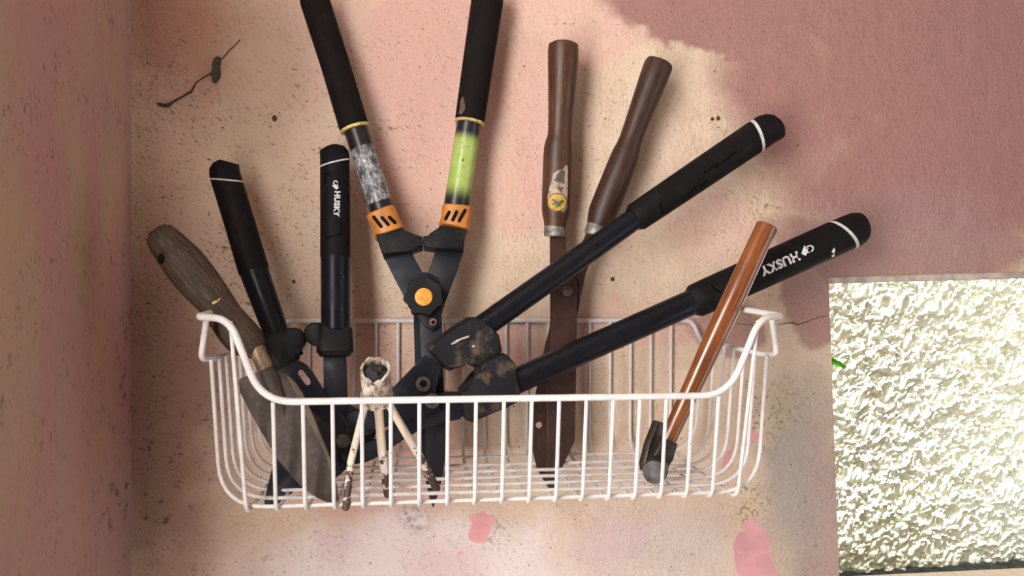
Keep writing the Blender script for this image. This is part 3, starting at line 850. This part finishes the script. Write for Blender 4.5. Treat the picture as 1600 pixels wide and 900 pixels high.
# straps to the head
ks = kplane(480, 600, .098, 0, .0001)
slot_hole = [(x, y) for x, y in slotpoly(470.5, 583, 481, 597, 10.5)]
obj('strap', plate(chaikin([(432,572),(452,563),(468,563),(483,572),(507,611),(548,680),(520,712),(492,690),(468,640),(452,606)], 1), ks, .005, holes=[slot_hole]), M['steel_black'], sl_)
obj('strap', plate([(505.5,552),(541,552),(543,620),(545,700),(508,700),(506,620)], kplane(525, 600, .091, 0, .0001), .005, bevel=.0012), M['steel_black'], sl_)
obj('cutting_blade', plate(chaikin([(480,630),(520,620),(560,640),(590,668),(580,700),(548,722),(530,745),(500,760),(466,757),(429,794),(413,792),(414,777),(428,720),(440,712)], 1), kplane(500, 690, .113, -.00018, .0003), .007, bevel=.002), M['steel_dark'], sl_)
for x, y, r in ((536, 690, 12), (572, 668, 13)):
    b_ = obj('pivot_bolt', plate(circ(x, y, r, 24), kplane(500, 690, .1185, -.00018, .0003), .006, bevel=.0015), M['bolt'], sl_)

# ------------------------------------------------------------------ old wooden hedge shears
def kw(y): return .032 + (370-y)*.00003 if y < 370 else .032 + (y-370)*.00011
ws = thing('wooden_shears', 'old hedge shears with brown wooden handles and rusted blades', 'shears', P(858, 766, kw(766)))
def wp(x, y, w): return (x, y, kw(y), w)
wa, wb = P(880, 70, kw(70)), P(868, 350, kw(350))
M['wood1'] = mat_wood('brown_turned_wood', wa, wb, (.030, .011, .005), (.082, .031, .012), (.15, .068, .030), .42, grain=1100, spec=.45)
wa, wb = P(1030, 100, kw(100)), P(938, 345, kw(345))
M['wood2'] = mat_wood('dark_brown_turned_wood', wa, wb, (.020, .0085, .005), (.048, .019, .010), (.085, .040, .022), .45, grain=1100, spec=.4)
h1 = obj('wooden_handle', limb([wp(880.5,66,38), wp(880.3,70,46), wp(880,78,48), wp(879.6,100,47.5), wp(878,140,43), wp(876,175,39), wp(875,200,37.5), wp(874.3,213,38), wp(873.2,222,42), wp(872.3,231,45), wp(871.3,255,45.8), wp(869.5,300,45.3), wp(868.7,328,44.8), wp(868.2,338,41.5), wp(867.8,346,36.5), wp(867.4,354,35)], n=28, e0=4), M['wood1'], ws)
h2 = obj('wooden_handle', limb([wp(1031.5,95,32), wp(1030.5,98,42), wp(1028.5,103,45.5), wp(1019,128,44), wp(1004,168,39.5), wp(992,200,36.5), wp(986,217,36), wp(982,229,38.5), wp(978,240,42.5), wp(973,254,44.5), wp(957,294,45.5), wp(942,332,45.5), wp(937,345,40), wp(934,353,35)], n=28, e0=4), M['wood2'], ws)
obj('ferrule', limb([wp(867.4,351,35), wp(866.8,369.5,34)], e0=1, e1=1.5), M['ferrule'], h1)
obj('ferrule', limb([wp(934.5,351,34), wp(927.5,369,33)], e0=1, e1=1.5), M['ferrule'], h2)
def kwp(off): return lambda x, y: kw(y)+off
obj('blade', plate([(915,366),(938,372),(915,426),(900,500),(884,600),(866,700),(852,758),(843,748),(835,716),(827,678),(838,610),(852,538),(868,480),(892,425)], kwp(-.003), .0035, holes=[circ(842, 664, 5.2, 16)]), M['rust_blade'], ws)
obj('blade', plate([(859,362),(884,362),(886,412),(902,440),(901,496),(899,620),(898,688),(876,732),(868,764),(858,767),(850,752),(855,700),(857,600),(860,500)], kwp(.002), .004, bevel=.001), M['rust_blade'], ws)
obj('blade_ridge', plate([(854.5,600),(856.3,600),(857.5,735),(855.5,735)], kwp(.0042), .0008), M['old_steel'], ws)
nut = obj('pivot_nut', plate(circ(886.5, 455, 9.2, 6), kwp(.0065), .007, bevel=.0014), M['bolt'], ws)
obj('stud', plate(circ(886.5, 455, 4.6, 14), kwp(.0105), .003, bevel=.0008), M['bolt'], nut)
bv = bvh_of(h1)
def mat_paper():
    N = NT('torn_paper_label'); p = N.pos()
    c = N.mix(N.ramp(N.noise(p, 130, 4, .7), .45, .62), (.40, .31, .23), (.24, .17, .12))
    c = N.mix(N.ramp(N.noise(p, 300, 4, .7), .58, .64), c, (.10, .08, .06))
    return N.done(c, .7)
M['paper'] = mat_paper()
M['sticker_red'] = mat_plain('dark_red_print', (.16, .05, .03), .6)
M['sticker_yellow'] = mat_plain('yellow_print', (.42, .26, .04), .6, var=.3, scale=200)
M['sticker_leaf'] = mat_plain('dark_green_print', (.05, .085, .035), .6)
M['print_dark'] = mat_plain('dark_print', (.075, .06, .05), .6, var=.5, scale=400)
pap = obj('torn_label', decal(bv, [(855,320),(856,306),(859,292),(862,282),(864,272),(872,266),(880,264),(884,258),(887,259),(887,280),(886.5,305),(886,324),(880,331),(874,324),(862,325)], cuts=2), M['paper'], h1)
obj('print_block', decal(bv, [(867,280),(872,270),(878,264),(882,268),(881,287),(874,285),(866,283)], lift=.0008, cuts=1), M['print_dark'], pap)
obj('print_mark', decal(bv, [(870,292),(881,292),(875.5,301)], lift=.0008, cuts=1), M['print_dark'], pap)
obj('round_badge', decal(bv, circ(870.5, 316, 15.2, 26, 14.4), lift=.0008, cuts=1), M['sticker_red'], pap)
obj('round_badge', decal(bv, circ(870.5, 316, 13.6, 26, 12.8), lift=.0012, cuts=1), M['sticker_yellow'], pap)
for q in ([(870,318),(861,312),(865,311),(872,315)], [(870,318),(864,321),(862,319),(868,315)], [(871,317),(878,312),(881,315),(875,319)], [(871,317),(877,321),(873,323),(870,319)], [(870,315),(868,323),(871,324),(873,317)]):
    obj('leaf_print', decal(bv, q, lift=.0017), M['sticker_leaf'], pap)
bv = bvh_of(h2)
obj('knot', decal(bv, [(1022,108),(1024,112),(1019,132),(1015,146),(1012,153),(1008,154),(1005,150),(1007,142),(1013,136),(1016,128)], cuts=1), mat_plain('dark_knot', (.022, .011, .008), .6), h2)

# ------------------------------------------------------------------ hammer
hm = thing('claw_hammer', 'hammer with varnished reddish-brown wooden handle resting head down in basket', 'hammer', P(1022, 752, .170))
def km(y): return .162 - (740-y)*.00006
def mp(x, y, w): return (x, y, km(y), w)
wa, wb = P(1198, 356, km(356)), P(1042, 690, km(690))
M['varnish'] = mat_wood('varnished_handle_wood', wa, wb, (.095, .024, .006), (.21, .062, .013), (.32, .115, .028), .28, coat=1.0, grain=700)
obj('hammer_handle', limb([mp(1199,352,34), mp(1190,371,33.5), mp(1165,425,34), mp(1140,479,35), mp(1110,543,33), mp(1085,597,29.5), mp(1062,647,27), mp(1038,699,25)], n=28, depth=.8, e0=3), M['varnish'], hm)
hd = obj('hammer_head', plate(chaikin([(1030,682),(1055,692),(1047,715),(1040,730),(1022,738),(1010,730),(1016,710)], 0), kplane(1035, 715, .166, 0, 0), .020, bevel=.003, seg=3), M['hammer_steel'], hm)
# round poll pointing at the viewer and the claw running back past the handle
def poll():
    bm = bmesh.new(); a = P(1031, 722, .155); b = P(1022.5, 737.5, .197)
    return wire([a, a.lerp(b, .45), a.lerp(b, .5), a.lerp(b, .93), b], [.0090, .0095, .0122, .0130, .0119], 24)
obj('poll', poll(), M['hammer_steel'], hd)
fb = P(1022.3, 738, .1975)
fbm = bmesh.new(); a = P(1031, 722, .155); dirv = (fb-a).normalized()
wire([fb-dirv*.002, fb+dirv*.0012, fb+dirv*.0016], [.0121, .0119, .0103], 24, fbm)
obj('striking_face', fbm, M['hammer_face'], hd)
obj('claw', plate([(1024,657),(1034,660),(1033,684),(1026,712),(1012,740),(1004,735),(1003,724),(1010,694)], kplane(1018, 700, .152, -.0009, 0), .009, bevel=.002), M['hammer_steel'], hd)
obj('claw', plate([(1034,668),(1042,676),(1036,700),(1026,716),(1020,712)], kplane(1030, 690, .130, -.0009, 0), .009, bevel=.002), M['hammer_steel'], hd)

# ------------------------------------------------------------------ trowel with a broad rusty blade
def kt(y): return .175 + (y-487)*.00005
tr_ = thing('trowel', 'old trowel with thick worn wooden handle and broad rusty blade', 'trowel', P(522, 784, kt(784)))
ax = lambda a, c, w_: (.68*a+.73*c, .73*a-.68*c, kt(.73*a-.68*c), w_)
wa, wb = P(252, 363, kt(363)), P(400, 545, kt(545))
M['wood3'] = mat_wood('grey_weathered_wood', wa, wb, (.020, .0115, .007), (.066, .041, .025), (.14, .098, .063), .6, grain=800, marks=(.018, .011, .008), spec=.25)
ht = obj('wooden_handle', limb([ax(430,-66,33), ax(436,-66.5,43), ax(446,-67.5,49), ax(460,-68.5,54.5), ax(494,-70,63), ax(520,-72,64), ax(545,-73.5,61.5), ax(576,-75.5,55), ax(605,-80,53.5), ax(630,-82,57), ax(645,-82,58), ax(660,-80.5,52), ax(672,-80,40), ax(680,-80,28)], n=30, depth=.72, e0=4), M['wood3'], tr_)
bv = bvh_of(ht)
obj('hanging_hole', decal(bv, circ(252, 404, 5.5, 16, 8.5), cuts=1), M['slot'], ht)
obj('paint_fleck', decal(bv, [(331,473),(335,470),(339,470),(342,466),(345,466),(343,469),(338,473),(333,476)], cuts=1), mat_plain('ochre_fleck', (.45, .30, .08), .6, var=.3), ht)
obj('ferrule', limb([(400, 543, kt(543), 27), (406, 556, kt(556), 25.5), (416, 577, kt(577), 25)], e0=1, e1=3), M['brass_ferrule'], tr_)
kb2 = kplane(450, 680, .183, 0, .00006)
blade = [(373.5,594),(376,591),(401,582),(425,574),(447,584),(462,597),(472.5,613.5),(489,648),(519,720),(527,762),(529,781),(516,787),(497,778),(483,769),(468,757),(435,720),(390,642),(375,612)]
obj('trowel_blade', plate(blade, kb2, .0035, bevel=.001), M['old_steel'], tr_)
obj('blade_flange', plate([(447,584),(462,597),(472.5,613.5),(489,648),(519,720),(528,770),(520,735),(500,690),(474,640),(458,606)], kplane(450, 680, .186, .00004, .00006), .004, bevel=.001), mat_rust('rusty_flange', (.075,.052,.037), (.11,.078,.056), (.15,.115,.085), .6, .2, 60), tr_)
obj('neck', limb([(410, 566, kt(566), 22), (424, 592, kt(592)+.001, 26), (436, 622, kt(622)+.001, 18), (444, 650, kt(650)-.001, 6)], depth=.55), M['old_steel'], tr_)

# ------------------------------------------------------------------ tripod socket
tp = thing('tripod_stand', 'small metal tripod stand with open socket and chipped cream paint', 'stand', P(592, 780, .18))
a = P(586.5, 581, .226); b = P(590, 634, .196)
axd = (b-a).normalized()
ru = axd.orthogonal().normalized()
def socket():
    bm = bmesh.new(); n = 32
    lat = axd.cross((CAM-a).normalized()).normalized(); dep = lat.cross(axd)
    ro, ri = .0142, .0118
    prof = [(-.004, ri, 1), (-.004, ro, 1), (.012, ro, 0), (.024, ro*1.0, 0), (.030, ro*1.02, 0), (.0305, ro*1.1, 0), (.038, ro*1.1, 0), (.040, ro*.9, 0), (.040, .002, 0)]
    inner = [(.020, .002, 0), (.020, ri, 0)]
    rings = []
    # tilt the rim so that the mouth faces the viewer
    for t, r, rimf in inner + prof:
        ring = []
        for j in range(n):
            th = 2*math.pi*j/n
            off = -.002*math.sin(th)*(1 if rimf else 0)
            if rimf: off += .0012*math.sin(5*th+1)+.0007*math.sin(9*th) - (.006*math.exp(-((th-math.pi*.45)/.2)**2))
            ring.append(bm.verts.new(a + axd*(t-off) + (lat*math.cos(th)+dep*math.sin(th))*r))
        rings.append(ring)
    for p_, q_ in zip(rings, rings[1:]):
        for j in range(n): bm.faces.new((p_[j], p_[(j+1) % n], q_[(j+1) % n], q_[j]))
    bm.faces.new(rings[0]); bm.faces.new(rings[-1])
    return bm
sk = obj('socket', socket(), M['tripod_head'], tp)
def clod():
    bm = bmesh.new(); r = bmesh.ops.create_icosphere(bm, subdivisions=3, radius=.0112)
    for v in bm.verts:
        nn = v.co.normalized()
        f = 1 + .18*math.sin(nn.x*7+1)*math.sin(nn.z*6) + .1*math.sin(nn.y*13+nn.x*9)
        v.co = v.co*f
    bmesh.ops.translate(bm, verts=bm.verts[:], vec=a+axd*.0055)
    return bm
obj('soil_plug', clod(), mat_plain('black_soil', (.012, .011, .010), .75, var=.6, scale=250, bump=.8), sk)
def leg(pts, w_):
    return limb([(x, y, k, w_) for x, y, k in pts], n=14, e0=1, e1=4)
obj('leg', leg([(572, 630, .199), (566, 650, .200), (548, 722, .203), (540, 798, .2065)], 11.5), M['tripod'], tp)
obj('leg', leg([(591, 630, .200), (592, 645, .200), (597, 705, .192), (607, 776, .176)], 14), M['tripod'], tp)
obj('leg', leg([(607, 630, .196), (615, 645, .194), (656, 714, .175), (684, 767, .160)], 12.5), M['tripod'], tp)

# ------------------------------------------------------------------ small things on the wall and outside
def lump(poly, k0, th_, name, label, cat, mat):
    bm = plate(chaikin(poly, 1), k0, th_, bevel=th_*.4)
    o = obj(name, bm, mat, None)
    o['label'] = label; o['category'] = cat
    return o
lump([(334,92),(340,88),(345,90),(343,100),(341,108),(345,114),(341,124),(336,130),(331,128),(334,118),(331,106)], .003, .008, 'cocoon', 'dark dried cocoon stuck to the upper left wall', 'cocoon', M['debris'])
pth = [P(x, y, .0012) for x, y in ((246,162),(251,164),(262,165),(272,158),(285,151),(299,143),(307,128),(322,119),(333,112))]
o = obj('cobweb_strand', wire(pth, [.0012,.0022,.0024,.0012,.0010,.0015,.0007,.0007,.0007], 6), M['debris'], None); o['label'] = 'dirty cobweb strand trailing down left from the cocoon'; o['category'] = 'cobweb'
pth = [P(x, y, .0012) for x, y in ((341,96),(349,90),(357,80),(366,72),(375,62))]
o = obj('cobweb_strand', wire(pth, [.0006]*5, 6), M['debris'], None); o['label'] = 'thin cobweb strand rising to the right of the cocoon'; o['category'] = 'cobweb'
# wall cracks, little holes
def crack(pts, r):
    obj('crack', wire([P(x, y, .0001) for x, y in pts], r, 5), M['debris'], wall_back)
crack([(1216,508),(1228,505),(1237,504),(1246,507),(1258,504),(1268,500),(1282,495),(1294,494)], [.0004,.0006,.0010,.0006,.0006,.0004,.0005,.0003])
crack([(1142,502),(1156,506),(1168,507),(1180,509)], [.0003,.0004,.0004,.0003])
for x, y, r in ((429,185,4.2),(1113,186,2.4),(1122,185,3),(459,440,2.6),(957,436,3)):
    obj('pockmark', plate(circ(x, y, r, 10, r*1.2), .0004, .0012), M['debris'], wall_back)
# blade of grass outside, growing up from the ledge
gr = bmesh.new()
gp = [P(1255, 900, -.44), P(1262, 700, -.44), P(1275, 590, -.44), P(1288, 563, -.44), P(1300, 564, -.44), P(1311, 569, -.44), P(1321, 575, -.44)]
gw = [.006, .007, .007, .0068, .0062, .0055, .0030]
L = []
for p_, w_ in zip(gp, gw):
    L.append((gr.verts.new(p_+Vector((0, -.003, w_))), gr.verts.new(p_+Vector((0, 0, 0))), gr.verts.new(p_+Vector((0, -.003, -w_)))))
for q, r in zip(L, L[1:]):
    gr.faces.new((q[0], q[1], r[1], r[0])); gr.faces.new((q[1], q[2], r[2], r[1]))
bmesh.ops.solidify(gr, geom=gr.faces[:], thickness=.0006)
o = obj('grass_blade', gr, M['leaf'], None); o['label'] = 'bright green grass blade poking past the window edge'; o['category'] = 'leaf'
tw = obj('twig', wire([P(1575, 893, -(YO-.06)), P(1578, 880, -(YO-.055)), P(1583, 872, -(YO-.05)), P(1586, 862, -(YO-.045))], [.0022, .0016, .0012, .0006], 6), M['debris'], None)
tw['label'] = 'small dry twig standing on the dark ledge outside'; tw['category'] = 'twig'
